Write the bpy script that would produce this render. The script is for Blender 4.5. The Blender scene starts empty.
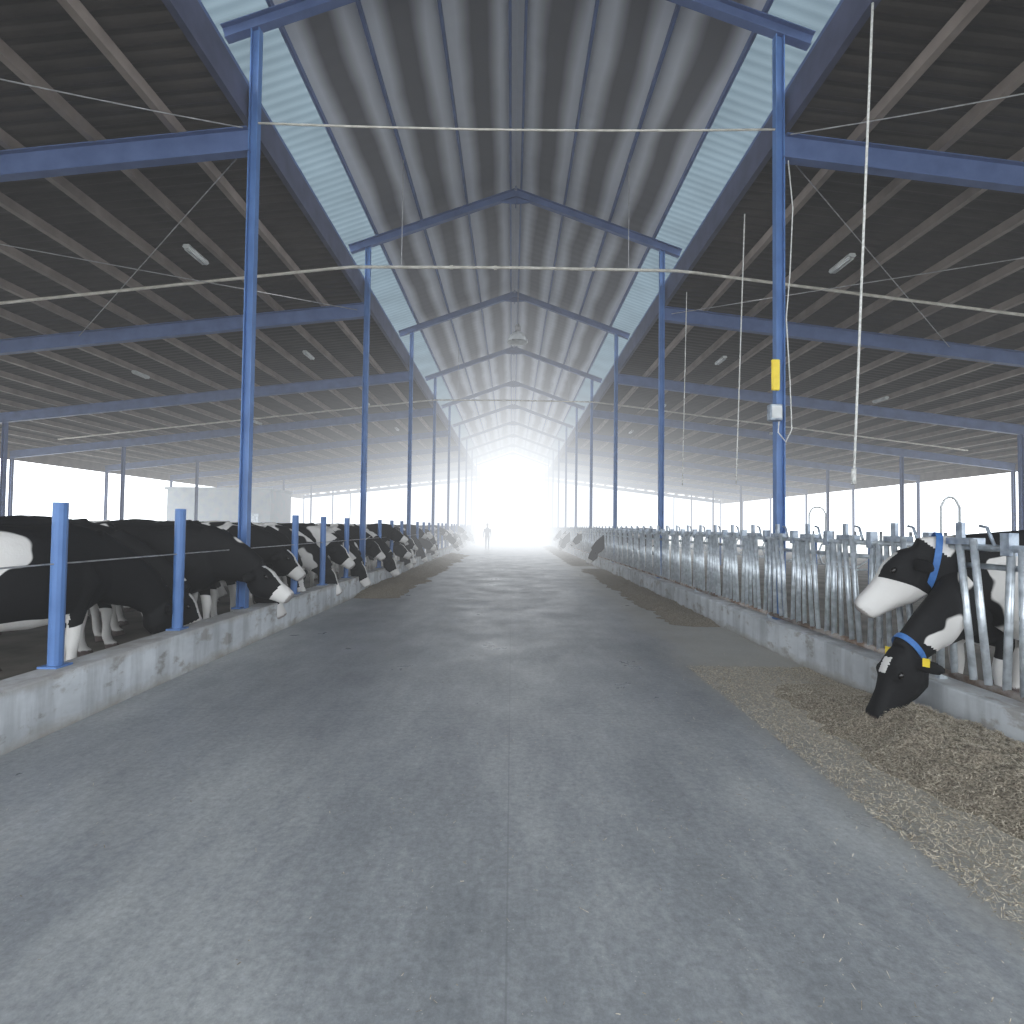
import bpy, bmesh, math, random
from mathutils import Vector, Matrix, Euler, noise
random.seed(7)
S = bpy.context.scene
COL = S.collection
H = 1.55; SP = 5.84; Y1 = 7.34; PX = 3.6
HAZE = True

# ---------------------------------------------------------------- materials
def newmat(name):
    m = bpy.data.materials.new(name); m.use_nodes = True
    nt = m.node_tree; nt.nodes.clear()
    out = nt.nodes.new('ShaderNodeOutputMaterial')
    b = nt.nodes.new('ShaderNodeBsdfPrincipled')
    nt.links.new(b.outputs[0], out.inputs[0])
    return m, nt, b, out
def N(nt, t, **kw):
    n = nt.nodes.new(t)
    for k, v in kw.items(): setattr(n, k, v)
    return n
def ramp(nt, fac, stops):
    r = N(nt, 'ShaderNodeValToRGB'); e = r.color_ramp.elements
    while len(e) < len(stops): e.new(0.5)
    for i, (p, c) in enumerate(stops):
        e[i].position = p; e[i].color = (c[0], c[1], c[2], 1) if hasattr(c, '__len__') else (c, c, c, 1)
    nt.links.new(fac, r.inputs[0]); return r
def noisemat(name, c1, c2, scale=4, rough=0.7, metal=0.0, bump=0.0, stretch=(1,1,1), lo=0.35, hi=0.65, detail=6, bscale=None):
    m, nt, b, out = newmat(name)
    tc = N(nt, 'ShaderNodeTexCoord'); mp = N(nt, 'ShaderNodeMapping'); mp.inputs['Scale'].default_value = stretch
    nt.links.new(tc.outputs['Object'], mp.inputs[0])
    nz = N(nt, 'ShaderNodeTexNoise'); nz.inputs['Scale'].default_value = scale; nz.inputs['Detail'].default_value = detail
    nt.links.new(mp.outputs[0], nz.inputs['Vector'])
    r = ramp(nt, nz.outputs[0], [(lo, c1), (hi, c2)])
    nt.links.new(r.outputs[0], b.inputs['Base Color'])
    b.inputs['Roughness'].default_value = rough; b.inputs['Metallic'].default_value = metal
    if bump:
        bn = N(nt, 'ShaderNodeBump'); bn.inputs['Strength'].default_value = bump; bn.inputs['Distance'].default_value = 0.02
        n2 = N(nt, 'ShaderNodeTexNoise'); n2.inputs['Scale'].default_value = bscale or scale*6; n2.inputs['Detail'].default_value = 4
        nt.links.new(mp.outputs[0], n2.inputs['Vector'])
        nt.links.new(n2.outputs[0], bn.inputs['Height']); nt.links.new(bn.outputs[0], b.inputs['Normal'])
    return m

M_blue = noisemat('blue_paint', (0.06,0.14,0.34), (0.09,0.19,0.43), 3, 0.45)
M_blue2 = noisemat('dull_blue_paint', (0.06,0.10,0.23), (0.09,0.14,0.30), 3, 0.5)
M_bluedk = noisemat('blue_grey_paint', (0.045,0.055,0.10), (0.07,0.08,0.14), 3, 0.5)
M_purlin = noisemat('brown_grey_steel', (0.17,0.14,0.128), (0.26,0.22,0.20), 2, 0.6)
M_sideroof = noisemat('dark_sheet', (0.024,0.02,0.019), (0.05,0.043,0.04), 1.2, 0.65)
M_galv = noisemat('galvanised_steel', (0.42,0.46,0.50), (0.68,0.73,0.78), 14, 0.33, 0.5)
M_latch = noisemat('dark_latch_steel', (0.20,0.24,0.30), (0.40,0.45,0.52), 14, 0.4, 0.5)
M_rust = noisemat('rusty_rail', (0.20,0.13,0.09), (0.42,0.37,0.34), 7, 0.75, lo=0.42, hi=0.58)
M_rope = noisemat('white_rope', (0.5,0.5,0.48), (0.7,0.7,0.68), 30, 0.9)
M_pipe = noisemat('dusty_pipe', (0.42,0.40,0.36), (0.6,0.58,0.54), 6, 0.5)
M_wire = noisemat('steel_wire', (0.25,0.25,0.26), (0.4,0.4,0.42), 10, 0.5, 0.3)
M_lampw = noisemat('lamp_white', (0.5,0.52,0.53), (0.65,0.67,0.68), 5, 0.4)
M_yellow = noisemat('yellow_plastic', (0.75,0.55,0.03), (0.85,0.65,0.05), 8, 0.4)
M_collar = noisemat('blue_collar', (0.03,0.12,0.36), (0.05,0.17,0.44), 20, 0.6)
M_eye = noisemat('eye_black', (0.004,0.003,0.003), (0.008,0.006,0.005), 5, 0.08)
M_shed = noisemat('white_panel', (0.66,0.70,0.74), (0.76,0.80,0.84), 2, 0.6)
M_yard = noisemat('yard_concrete', (0.09,0.08,0.068), (0.20,0.18,0.155), 1.3, 0.8, bump=0.3)
M_ground = noisemat('pale_ground', (0.5,0.49,0.45), (0.62,0.61,0.57), 0.5, 0.9)

def roofmat():
    m, nt, b, out = newmat('roof_sheet_grey')
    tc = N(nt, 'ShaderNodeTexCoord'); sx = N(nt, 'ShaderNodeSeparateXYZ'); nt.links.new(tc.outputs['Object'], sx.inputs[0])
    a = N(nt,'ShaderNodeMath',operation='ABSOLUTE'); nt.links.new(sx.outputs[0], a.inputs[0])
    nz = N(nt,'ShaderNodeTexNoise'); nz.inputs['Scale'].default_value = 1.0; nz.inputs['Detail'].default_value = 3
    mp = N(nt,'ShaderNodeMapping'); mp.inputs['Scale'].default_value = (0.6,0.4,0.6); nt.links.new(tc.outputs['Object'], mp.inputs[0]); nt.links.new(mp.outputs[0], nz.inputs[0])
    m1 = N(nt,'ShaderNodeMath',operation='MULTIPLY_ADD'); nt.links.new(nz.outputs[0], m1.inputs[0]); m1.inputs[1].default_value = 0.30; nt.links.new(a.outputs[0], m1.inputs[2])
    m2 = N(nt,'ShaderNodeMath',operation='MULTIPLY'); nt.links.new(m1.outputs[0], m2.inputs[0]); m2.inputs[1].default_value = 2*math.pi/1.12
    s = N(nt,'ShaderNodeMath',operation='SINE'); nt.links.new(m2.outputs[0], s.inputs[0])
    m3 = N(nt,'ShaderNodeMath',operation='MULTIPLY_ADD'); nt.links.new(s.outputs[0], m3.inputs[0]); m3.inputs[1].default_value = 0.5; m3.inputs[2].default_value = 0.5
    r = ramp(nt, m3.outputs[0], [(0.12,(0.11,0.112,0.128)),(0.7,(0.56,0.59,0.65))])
    nt.links.new(r.outputs[0], b.inputs['Base Color']); b.inputs['Roughness'].default_value = 0.6
    return m
M_roof = roofmat()
def skymat():
    m, nt, b, out = newmat('translucent_sheet')
    tc = N(nt, 'ShaderNodeTexCoord'); sx = N(nt, 'ShaderNodeSeparateXYZ'); nt.links.new(tc.outputs['Object'], sx.inputs[0])
    m2 = N(nt,'ShaderNodeMath',operation='MULTIPLY'); nt.links.new(sx.outputs[1], m2.inputs[0]); m2.inputs[1].default_value = 2*math.pi/0.19
    s = N(nt,'ShaderNodeMath',operation='SINE'); nt.links.new(m2.outputs[0], s.inputs[0])
    m3 = N(nt,'ShaderNodeMath',operation='MULTIPLY_ADD'); nt.links.new(s.outputs[0], m3.inputs[0]); m3.inputs[1].default_value = 0.5; m3.inputs[2].default_value = 0.5
    r = ramp(nt, m3.outputs[0], [(0.0,(0.066,0.086,0.098)),(1.0,(0.050,0.067,0.078))])
    nz = N(nt,'ShaderNodeTexNoise'); nz.inputs['Scale'].default_value = 0.8; nt.links.new(tc.outputs['Object'], nz.inputs[0])
    rr = ramp(nt, nz.outputs[0], [(0.3,0.85),(0.7,1.1)])
    mu = N(nt,'ShaderNodeMix',data_type='RGBA',blend_type='MULTIPLY'); mu.inputs[0].default_value = 1
    nt.links.new(r.outputs[0], mu.inputs[6]); nt.links.new(rr.outputs[0], mu.inputs[7])
    tr = N(nt,'ShaderNodeBsdfTranslucent'); nt.links.new(mu.outputs[2], tr.inputs[0])
    df = N(nt,'ShaderNodeBsdfDiffuse'); df.inputs[0].default_value = (0.34,0.39,0.43,1)
    mx = N(nt,'ShaderNodeMixShader'); mx.inputs[0].default_value = 0.12
    nt.links.new(tr.outputs[0], mx.inputs[1]); nt.links.new(df.outputs[0], mx.inputs[2]); nt.links.new(mx.outputs[0], out.inputs[0])
    return m
M_skyl = skymat()
def floormat():
    m, nt, b, out = newmat('aisle_concrete')
    tc = N(nt,'ShaderNodeTexCoord'); v = tc.outputs['Object']
    def nz(scale, detail=6, st=None, rough=0.6):
        n = N(nt,'ShaderNodeTexNoise'); n.inputs['Scale'].default_value = scale; n.inputs['Detail'].default_value = detail; n.inputs['Roughness'].default_value = rough
        if st:
            mp = N(nt,'ShaderNodeMapping'); mp.inputs['Scale'].default_value = st; nt.links.new(v, mp.inputs[0]); nt.links.new(mp.outputs[0], n.inputs[0])
        else: nt.links.new(v, n.inputs[0])
        return n.outputs[0]
    base = ramp(nt, nz(0.5,13,(1.3,0.5,1),0.76), [(0.37,(0.20,0.213,0.227)),(0.49,(0.28,0.295,0.31)),(0.62,(0.40,0.415,0.42))])
    fine = ramp(nt, nz(26,8,None,0.8), [(0.3,0.64),(0.7,1.24)])
    mu = N(nt,'ShaderNodeMix',data_type='RGBA',blend_type='MULTIPLY'); mu.inputs[0].default_value = 1
    nt.links.new(base.outputs[0], mu.inputs[6]); nt.links.new(fine.outputs[0], mu.inputs[7])
    vo = N(nt,'ShaderNodeTexVoronoi'); vo.inputs['Scale'].default_value = 34; nt.links.new(v, vo.inputs[0])
    sp = ramp(nt, vo.outputs['Distance'], [(0.06,1.0),(0.12,0.0)])
    spm = ramp(nt, nz(2.2,3), [(0.46,0.0),(0.62,0.7)])
    mm = N(nt,'ShaderNodeMath',operation='MULTIPLY'); nt.links.new(sp.outputs[0], mm.inputs[0]); nt.links.new(spm.outputs[0], mm.inputs[1])
    mx = N(nt,'ShaderNodeMix',data_type='RGBA'); nt.links.new(mm.outputs[0], mx.inputs[0]); nt.links.new(mu.outputs[2], mx.inputs[6]); mx.inputs[7].default_value = (0.6,0.59,0.56,1)
    sx = N(nt,'ShaderNodeSeparateXYZ'); nt.links.new(v, sx.inputs[0])
    ad = N(nt,'ShaderNodeMath',operation='MULTIPLY_ADD'); nt.links.new(nz(1.6,8,(1,0.45,1),0.7), ad.inputs[0]); ad.inputs[1].default_value = 1.2; nt.links.new(sx.outputs[0], ad.inputs[2])
    mr = N(nt,'ShaderNodeMapRange'); nt.links.new(ad.outputs[0], mr.inputs[0]); mr.inputs[1].default_value = 2.35; mr.inputs[2].default_value = 2.95; mr.inputs[4].default_value = 0.8
    mx2 = N(nt,'ShaderNodeMix',data_type='RGBA'); nt.links.new(mr.outputs[0], mx2.inputs[0]); nt.links.new(mx.outputs[2], mx2.inputs[6]); mx2.inputs[7].default_value = (0.37,0.35,0.305,1)
    def joint(sock, period, off, w):
        a = N(nt,'ShaderNodeMath',operation='ADD'); nt.links.new(sock, a.inputs[0]); a.inputs[1].default_value = off
        p = N(nt,'ShaderNodeMath',operation='PINGPONG'); nt.links.new(a.outputs[0], p.inputs[0]); p.inputs[1].default_value = period
        l = N(nt,'ShaderNodeMath',operation='LESS_THAN'); nt.links.new(p.outputs[0], l.inputs[0]); l.inputs[1].default_value = w
        return l.outputs[0]
    j = N(nt,'ShaderNodeMath',operation='MAXIMUM'); nt.links.new(joint(sx.outputs[0],50,0,0.004), j.inputs[0]); nt.links.new(joint(sx.outputs[1],2.9,1.2,0.005), j.inputs[1])
    jm = N(nt,'ShaderNodeMath',operation='MULTIPLY'); nt.links.new(j.outputs[0], jm.inputs[0]); jm.inputs[1].default_value = 0.35
    mx3 = N(nt,'ShaderNodeMix',data_type='RGBA'); nt.links.new(jm.outputs[0], mx3.inputs[0]); nt.links.new(mx2.outputs[2], mx3.inputs[6]); mx3.inputs[7].default_value = (0.13,0.14,0.15,1)
    nt.links.new(mx3.outputs[2], b.inputs['Base Color'])
    rr = ramp(nt, nz(1.2,6), [(0.3,0.26),(0.7,0.46)]); nt.links.new(rr.outputs[0], b.inputs['Roughness'])
    bn = N(nt,'ShaderNodeBump'); bn.inputs['Strength'].default_value = 0.3; bn.inputs['Distance'].default_value = 0.006
    nt.links.new(nz(34,7), bn.inputs['Height']); nt.links.new(bn.outputs[0], b.inputs['Normal'])
    return m
M_floor = floormat()
def kerbmat():
    m, nt, b, out = newmat('whitewashed_concrete')
    tc = N(nt,'ShaderNodeTexCoord'); v = tc.outputs['Object']
    def nz(scale, detail, rough, st=(1,1,1)):
        n = N(nt,'ShaderNodeTexNoise'); n.inputs['Scale'].default_value = scale; n.inputs['Detail'].default_value = detail; n.inputs['Roughness'].default_value = rough
        mp = N(nt,'ShaderNodeMapping'); mp.inputs['Scale'].default_value = st; nt.links.new(v, mp.inputs[0]); nt.links.new(mp.outputs[0], n.inputs[0]); return n.outputs[0]
    paint = ramp(nt, nz(1.6,6,0.65,(1,0.5,1)), [(0.35,(0.46,0.485,0.51)),(0.65,(0.66,0.69,0.72))])
    chip = ramp(nt, nz(3.6,12,0.66,(1,0.7,1.2)), [(0.54,0.0),(0.61,0.75)])
    mx0 = N(nt,'ShaderNodeMix',data_type='RGBA'); nt.links.new(chip.outputs[0], mx0.inputs[0]); nt.links.new(paint.outputs[0], mx0.inputs[6]); mx0.inputs[7].default_value = (0.31,0.29,0.27,1)
    drip = ramp(nt, nz(5,6,0.6,(1,1,0.12)), [(0.45,1.0),(0.62,0.74)])
    mul = N(nt,'ShaderNodeMix',data_type='RGBA',blend_type='MULTIPLY'); mul.inputs[0].default_value=1; nt.links.new(mx0.outputs[2], mul.inputs[6]); nt.links.new(drip.outputs[0], mul.inputs[7])
    n = nz(4,10,0.7,(1,0.6,1))
    sx = N(nt,'ShaderNodeSeparateXYZ'); nt.links.new(v, sx.inputs[0])
    ad = N(nt,'ShaderNodeMath',operation='MULTIPLY_ADD'); nt.links.new(n, ad.inputs[0]); ad.inputs[1].default_value = 0.32; nt.links.new(sx.outputs[2], ad.inputs[2])
    mr = N(nt,'ShaderNodeMapRange'); nt.links.new(ad.outputs[0], mr.inputs[0]); mr.inputs[1].default_value = 0.14; mr.inputs[2].default_value = 0.26
    mx = N(nt,'ShaderNodeMix',data_type='RGBA'); nt.links.new(mr.outputs[0], mx.inputs[0]); mx.inputs[6].default_value = (0.31,0.29,0.26,1); nt.links.new(mul.outputs[2], mx.inputs[7])
    m4 = N(nt,'ShaderNodeMath',operation='MULTIPLY_ADD'); nt.links.new(n, m4.inputs[0]); m4.inputs[1].default_value = 0.25; nt.links.new(sx.outputs[2], m4.inputs[2])
    mr2 = N(nt,'ShaderNodeMapRange'); nt.links.new(m4.outputs[0], mr2.inputs[0]); mr2.inputs[1].default_value = 0.48; mr2.inputs[2].default_value = 0.56; mr2.inputs[4].default_value = 0.75
    mx2 = N(nt,'ShaderNodeMix',data_type='RGBA'); nt.links.new(mr2.outputs[0], mx2.inputs[0]); nt.links.new(mx.outputs[2], mx2.inputs[6]); mx2.inputs[7].default_value = (0.34,0.32,0.30,1)
    nt.links.new(mx2.outputs[2], b.inputs['Base Color']); b.inputs['Roughness'].default_value = 0.85
    bn = N(nt,'ShaderNodeBump'); bn.inputs['Strength'].default_value = 0.25; bn.inputs['Distance'].default_value = 0.01
    nt.links.new(n, bn.inputs['Height']); nt.links.new(bn.outputs[0], b.inputs['Normal'])
    return m
M_kerb = kerbmat()
M_feed = noisemat('feed_mix', (0.14,0.115,0.085), (0.44,0.38,0.30), 75, 0.95, bump=0.9, bscale=160, lo=0.38, hi=0.64, detail=9)
M_straw = noisemat('straw', (0.27,0.225,0.165), (0.70,0.63,0.51), 60, 0.85, lo=0.4, hi=0.6)

def cowmat(name, offset=None, thr=0.57, sc_=1.7):
    m, nt, b, out = newmat(name)
    tc = N(nt,'ShaderNodeTexCoord'); add = N(nt,'ShaderNodeVectorMath',operation='ADD'); nt.links.new(tc.outputs['Object'], add.inputs[0])
    if offset is None:
        oi = N(nt,'ShaderNodeObjectInfo'); sc = N(nt,'ShaderNodeMath',operation='MULTIPLY'); nt.links.new(oi.outputs['Random'], sc.inputs[0]); sc.inputs[1].default_value = 90
        nt.links.new(sc.outputs[0], add.inputs[1])
    else: add.inputs[1].default_value = offset
    n = N(nt,'ShaderNodeTexNoise'); n.inputs['Scale'].default_value = sc_; n.inputs['Detail'].default_value = 1.8; n.inputs['Roughness'].default_value = 0.42
    nt.links.new(add.outputs[0], n.inputs[0])
    at = N(nt,'ShaderNodeAttribute'); at.attribute_name = 'wm'
    ad = N(nt,'ShaderNodeMath',operation='ADD'); nt.links.new(n.outputs[0], ad.inputs[0]); nt.links.new(at.outputs['Fac'], ad.inputs[1])
    r = ramp(nt, ad.outputs[0], [(thr-0.006,(0.008,0.008,0.009)),(thr+0.006,(0.66,0.64,0.62))])
    a2 = N(nt,'ShaderNodeAttribute'); a2.attribute_name = 'dk'
    mx = N(nt,'ShaderNodeMix',data_type='RGBA'); nt.links.new(a2.outputs['Fac'], mx.inputs[0]); nt.links.new(r.outputs[0], mx.inputs[6]); mx.inputs[7].default_value = (0.10,0.075,0.07,1)
    nt.links.new(mx.outputs[2], b.inputs['Base Color']); b.inputs['Roughness'].default_value = 0.75
    b.inputs['Specular IOR Level'].default_value = 0.22
    n3 = N(nt,'ShaderNodeTexNoise'); n3.inputs['Scale'].default_value = 55; nt.links.new(tc.outputs['Object'], n3.inputs[0])
    bn = N(nt,'ShaderNodeBump'); bn.inputs['Strength'].default_value = 0.25; bn.inputs['Distance'].default_value = 0.01; nt.links.new(n3.outputs[0], bn.inputs['Height']); nt.links.new(bn.outputs[0], b.inputs['Normal'])
    return m
M_cow = cowmat('holstein_coat', None, 0.555)

# ---------------------------------------------------------------- mesh helpers
def meshobj(name, verts, faces, mat, parent=None, loc=(0,0,0), smooth=False):
    me = bpy.data.meshes.new(name); me.from_pydata([tuple(v) for v in verts], [], faces)
    bm = bmesh.new(); bm.from_mesh(me); bmesh.ops.recalc_face_normals(bm, faces=bm.faces); bm.to_mesh(me); bm.free()
    if smooth:
        for p in me.polygons: p.use_smooth = True
    me.materials.append(mat)
    o = bpy.data.objects.new(name, me); COL.objects.link(o); o.location = loc
    if parent: o.parent = parent
    return o
def tag(o, label, cat, group=None, kind=None):
    o['label'] = label; o['category'] = cat
    if group: o['group'] = group
    if kind: o['kind'] = kind
    return o
def struct(o, label=None):
    o['kind'] = 'structure'
    if label: o['label'] = label
    return o
def empty(name, loc, label, cat, group=None, rot=0):
    e = bpy.data.objects.new(name, None); COL.objects.link(e); e.location = loc; e.rotation_euler = (0,0,rot); e.empty_display_size = 0.2
    tag(e, label, cat, group); return e
def prism(profile, a, b, up=(0,0,1)):
    a = Vector(a); b = Vector(b); t = (b-a).normalized(); up = Vector(up); s = t.cross(up).normalized(); u = s.cross(t).normalized()
    n = len(profile); V = [a+s*p[0]+u*p[1] for p in profile]+[b+s*p[0]+u*p[1] for p in profile]
    F = [(i,(i+1)%n,(i+1)%n+n,i+n) for i in range(n)]+[tuple(range(n)), tuple(range(2*n-1,n-1,-1))]
    return V, F
def iprof(w, d, tf=0.014, tw=0.01):
    w/=2; d/=2; tw/=2
    return [(-w,-d),(w,-d),(w,-d+tf),(tw,-d+tf),(tw,d-tf),(w,d-tf),(w,d),(-w,d),(-w,d-tf),(-tw,d-tf),(-tw,-d+tf),(-w,-d+tf)]
def cprof(w, d, t=0.006, lip=0.02):
    w/=2; d/=2
    return [(-w,-d),(w,-d),(w,-d+lip),(w-t,-d+lip),(w-t,-d+t),(-w+t,-d+t),(-w+t,d-t),(w-t,d-t),(w-t,d-lip),(w,d-lip),(w,d),(-w,d)]
def circ(r, n=10): return [(r*math.cos(2*math.pi*i/n), r*math.sin(2*math.pi*i/n)) for i in range(n)]
def merge(parts):
    V=[];F=[]
    for v,f in parts:
        k=len(V); V+=list(v); F+=[tuple(i+k for i in q) for q in f]
    return V,F
def boxvf(p0, p1):
    x0,y0,z0=p0; x1,y1,z1=p1
    return [Vector(c) for c in [(x0,y0,z0),(x1,y0,z0),(x1,y1,z0),(x0,y1,z0),(x0,y0,z1),(x1,y0,z1),(x1,y1,z1),(x0,y1,z1)]], [(0,3,2,1),(4,5,6,7),(0,1,5,4),(1,2,6,5),(2,3,7,6),(3,0,4,7)]
def polytube(pts, r, n=8, closed=False):
    pts=[Vector(p) for p in pts]; V=[];F=[]; m=len(pts)
    prev=None
    for i,p in enumerate(pts):
        a = pts[i-1] if (i>0 or closed) else p; b = pts[(i+1)%m] if (i<m-1 or closed) else p
        t=(b-a).normalized()
        if prev is None:
            ref = Vector((0,0,1)) if abs(t.z)<0.9 else Vector((1,0,0)); s=t.cross(ref).normalized()
        else: s=(prev-t*prev.dot(t)).normalized()
        prev=s; u=t.cross(s)
        V+=[p+s*r*math.cos(2*math.pi*k/n)+u*r*math.sin(2*math.pi*k/n) for k in range(n)]
    for i in range(m if closed else m-1):
        for k in range(n):
            j=(i+1)%m; F.append((i*n+k,i*n+(k+1)%n,j*n+(k+1)%n,j*n+k))
    if not closed: F.append(tuple(range(n))[::-1]); F.append(tuple(range((m-1)*n,m*n)))
    return V,F
def copy_thing(e, loc, rot=None, group=None, label=None):
    n = e.copy(); COL.objects.link(n); n.location = loc
    if rot is not None: n.rotation_euler = (0,0,rot)
    if group: n['group']=group
    if label: n['label']=label
    def rec(src, dst):
        for c in src.children:
            k=c.copy(); COL.objects.link(k); k.parent=dst; rec(c,k)
    rec(e, n); return n

# ---------------------------------------------------------------- setting
YB0, YB1 = -4.5, 60.6
def slab(name, p0, p1, mat):
    v,f = boxvf(p0,p1); return meshobj(name, v, f, mat)
struct(slab('floor', (-3.35,-6,-0.1),(3.35,YB1+0.5,0), M_floor), 'grey concrete feed passage with dusty stains')
struct(slab('floor', (-23.5,-6,-0.1),(-3.62,YB1+0.5,0.05), M_yard), 'stained concrete yard floor under the cows')
struct(slab('floor', (3.62,-6,-0.1),(23.5,YB1+0.5,0.05), M_yard), 'stained concrete yard floor behind the headlock fence')
struct(slab('floor', (-150,-100,-0.2),(150,260,-0.11), M_ground), 'pale sunlit ground outside')
k = meshobj('feed_kerb', *boxvf((-3.62,-6,-0.1),(-3.35,YB1,0.42)), M_kerb); tag(k,'whitewashed concrete feed kerb carrying blue posts, paint flaking','kerb')
mod = k.modifiers.new('b','BEVEL'); mod.width=0.012; mod.segments=2
k = meshobj('feed_kerb', *boxvf((3.35,-6,-0.1),(3.62,YB1,0.37)), M_kerb); tag(k,'whitewashed concrete feed kerb under the headlock fence, stained','kerb')
mod = k.modifiers.new('b','BEVEL'); mod.width=0.012; mod.segments=2

def corr(name, x0, z0, x1, z1, mat, pitch=0.19, amp=0.018):
    V=[];F=[]; st=pitch/6; n=int((YB1-YB0)/st)
    for i in range(n+1):
        y=YB0+i*st; dz=amp*max(-0.6,min(0.6,math.sin(2*math.pi*y/pitch)))/0.6
        V+=[(x0,y,z0+dz),(x1,y,z1+dz)]
        if i: F.append((2*i-2,2*i-1,2*i+1,2*i))
    return struct(meshobj(name,V,F,mat))
def zr(x): return 10.04-0.36*abs(x)
def zs(x): return 7.16-0.115*(abs(x)-3.6)
for s in (-1,1):
    corr('ceiling', 0.0, zr(0), s*3.42, zr(3.42), M_roof,0.30,0.002)['label']='grey corrugated roof sheets under the raised ridge'
    corr('ceiling', s*3.42, zr(3.42), s*4.28, zr(4.28), M_skyl,0.19,0.006)['label']='translucent corrugated skylight strip along the eave'
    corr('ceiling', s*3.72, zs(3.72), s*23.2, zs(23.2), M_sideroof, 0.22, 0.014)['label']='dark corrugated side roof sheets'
def purlin(x, z, w, d, mat, label, grp, flip=1):
    v,f = prism([(p[0]*flip,p[1]) for p in cprof(w,d)], (0,0,0),(0,YB1-YB0,0)); o=meshobj('roof_purlin', v, f, mat, loc=(x,YB0,z)); tag(o,label,'roof beam',grp)
for s in (-1,1):
    for x in (0.13,1.2,2.32,3.42,4.24):
        purlin(s*x, zr(x)-0.075, 0.05, 0.10, M_blue2, 'long blue steel purlin under the raised ridge roof','ridge roof purlins', s)
    purlin(s*3.74, 7.33, 0.09, 0.48, M_bluedk, 'dark blue edge beam along the side roof','side roof edge beams', s)
    purlin(s*23.15, 4.66, 0.08, 0.58, M_purlin, 'deep steel eave beam closing the side roof edge','eave beams', s)
    x=4.65
    while x<22.8:
        purlin(s*x, zs(x)-0.105, 0.10, 0.16, M_purlin, 'brownish steel purlin under the dark side roof','side roof purlins', s)
        x+=1.12
def rline(x): return 9.76-0.36*abs(x)
def sline(x): return 6.80-0.115*(abs(x)-3.6)
fr = empty('steel_frame',(0,Y1,0),'blue painted steel portal frame with tall posts and rafters','steel frame','barn portal frames')
for s in (-1,1):
    zb = 0.42 if s<0 else 0.37
    v,f = merge([prism(iprof(0.11,0.12), (s*PX,0,zb),(s*PX,0,rline(PX)-0.1), up=(1,0,0)), boxvf((s*PX-0.10,-0.10,zb),(s*PX+0.02,0.10,zb+0.02))])
    meshobj('post', v, f, M_blue, fr)
    v,f = prism(iprof(0.12,0.19),(0,0,rline(0)),(s*4.05,0,rline(4.05)),up=(0,0,1)); meshobj('rafter',v,f,M_blue2,fr)
    v,f = prism(iprof(0.14,0.34),(s*(PX+0.06),0,sline(PX)),(s*23,0,sline(23))); meshobj('side_beam',v,f,M_blue2,fr)
    for xx in (17.8,22.9):
        v,f = prism(iprof(0.12,0.12),(s*xx,0,0.05),(s*xx,0,sline(xx)-0.17),up=(1,0,0)); meshobj('outer_post',v,f,M_blue2,fr)
v,f = merge([boxvf((-0.012,-0.13,rline(0)-0.3),(0.012,0.13,rline(0)+0.1)), ([Vector((-0.4,-0.01,rline(.4)-0.1)),Vector((0,-0.01,rline(0)-0.28)),Vector((0.4,-0.01,rline(.4)-0.1)),Vector((0,-0.01,rline(0))),Vector((-0.4,0.01,rline(.4)-0.1)),Vector((0,0.01,rline(0)-0.28)),Vector((0.4,0.01,rline(.4)-0.1)),Vector((0,0.01,rline(0)))],[(0,1,2,3),(4,5,6,7),(0,1,5,4),(1,2,6,5),(2,3,7,6),(3,0,4,7)])])
meshobj('ridge_plate',v,f,M_blue2,fr)
for kf in [-1]+list(range(1,10)):
    copy_thing(fr,(0,Y1+SP*kf,0))

def rod(name, a, b, r, mat, label, cat, grp=None, n=6):
    a=Vector(a); b=Vector(b); v,f=prism(circ(r,n),(0,0,0),b-a, up=(0,0,1) if abs((b-a).normalized().z)<0.95 else (1,0,0))
    return tag(meshobj(name,v,f,mat,loc=a,smooth=True),label,cat,grp)
for s in (-1,1):
    y0=Y1; y1=y0+SP
    rod('bracing_rod',(s*3.8,y0+.15,sline(3.8)+0.02),(s*10.5,y1-.15,sline(10.5)+0.02),0.009,M_wire,'thin diagonal steel bracing rod under the side roof','rod','roof bracing rods')
    rod('bracing_rod',(s*3.8,y1-.15,sline(3.8)-0.03),(s*10.5,y0+.15,sline(10.5)-0.03),0.009,M_wire,'thin diagonal steel bracing rod under the side roof','rod','roof bracing rods')
def sagline(name,a,b,sag,r,mat,label,cat,grp=None):
    a=Vector(a);b=Vector(b); pts=[(b-a)*(i/14)+Vector((0,0,-sag*4*(i/14)*(1-i/14))) for i in range(15)]
    v,f=polytube(pts,r,6); return tag(meshobj(name,v,f,mat,loc=a,smooth=True),label,cat,grp)
sagline('tie_cable',(-3.5,Y1-0.1,6.98),(3.5,Y1-0.1,6.98),0.05,0.014,M_pipe,'pale tie cable stretched between two tall posts','cable','tie cables')
for s in (-1,1): sagline('tie_cable',(s*8,Y1-2.4,6.35),(s*3.7,Y1-0.12,6.9),0.05,0.008,M_wire,'thin cable under the side roof','cable','tie cables')
YP=11.0
e=empty('overhead_pipe',(0,YP,0),'pale water pipe crossing the barn, hung from thin rods','pipe','overhead pipes')
pts=[(-19,0,6.79-0.118*15.3),(-3.7,0,6.79),(-3.3,0,6.825),(0,0,6.85),(3.3,0,6.825),(3.7,0,6.79),(19,0,6.79-0.118*15.3)]
v,f=polytube(pts,0.030,10); meshobj('pipe',v,f,M_pipe,e,smooth=True)
for x in (-2.32,2.32):
    v,f=polytube([(x,0,6.83),(x,0,zr(x)-0.14)],0.008,6); meshobj('hanger_rod',v,f,M_wire,e)
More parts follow.
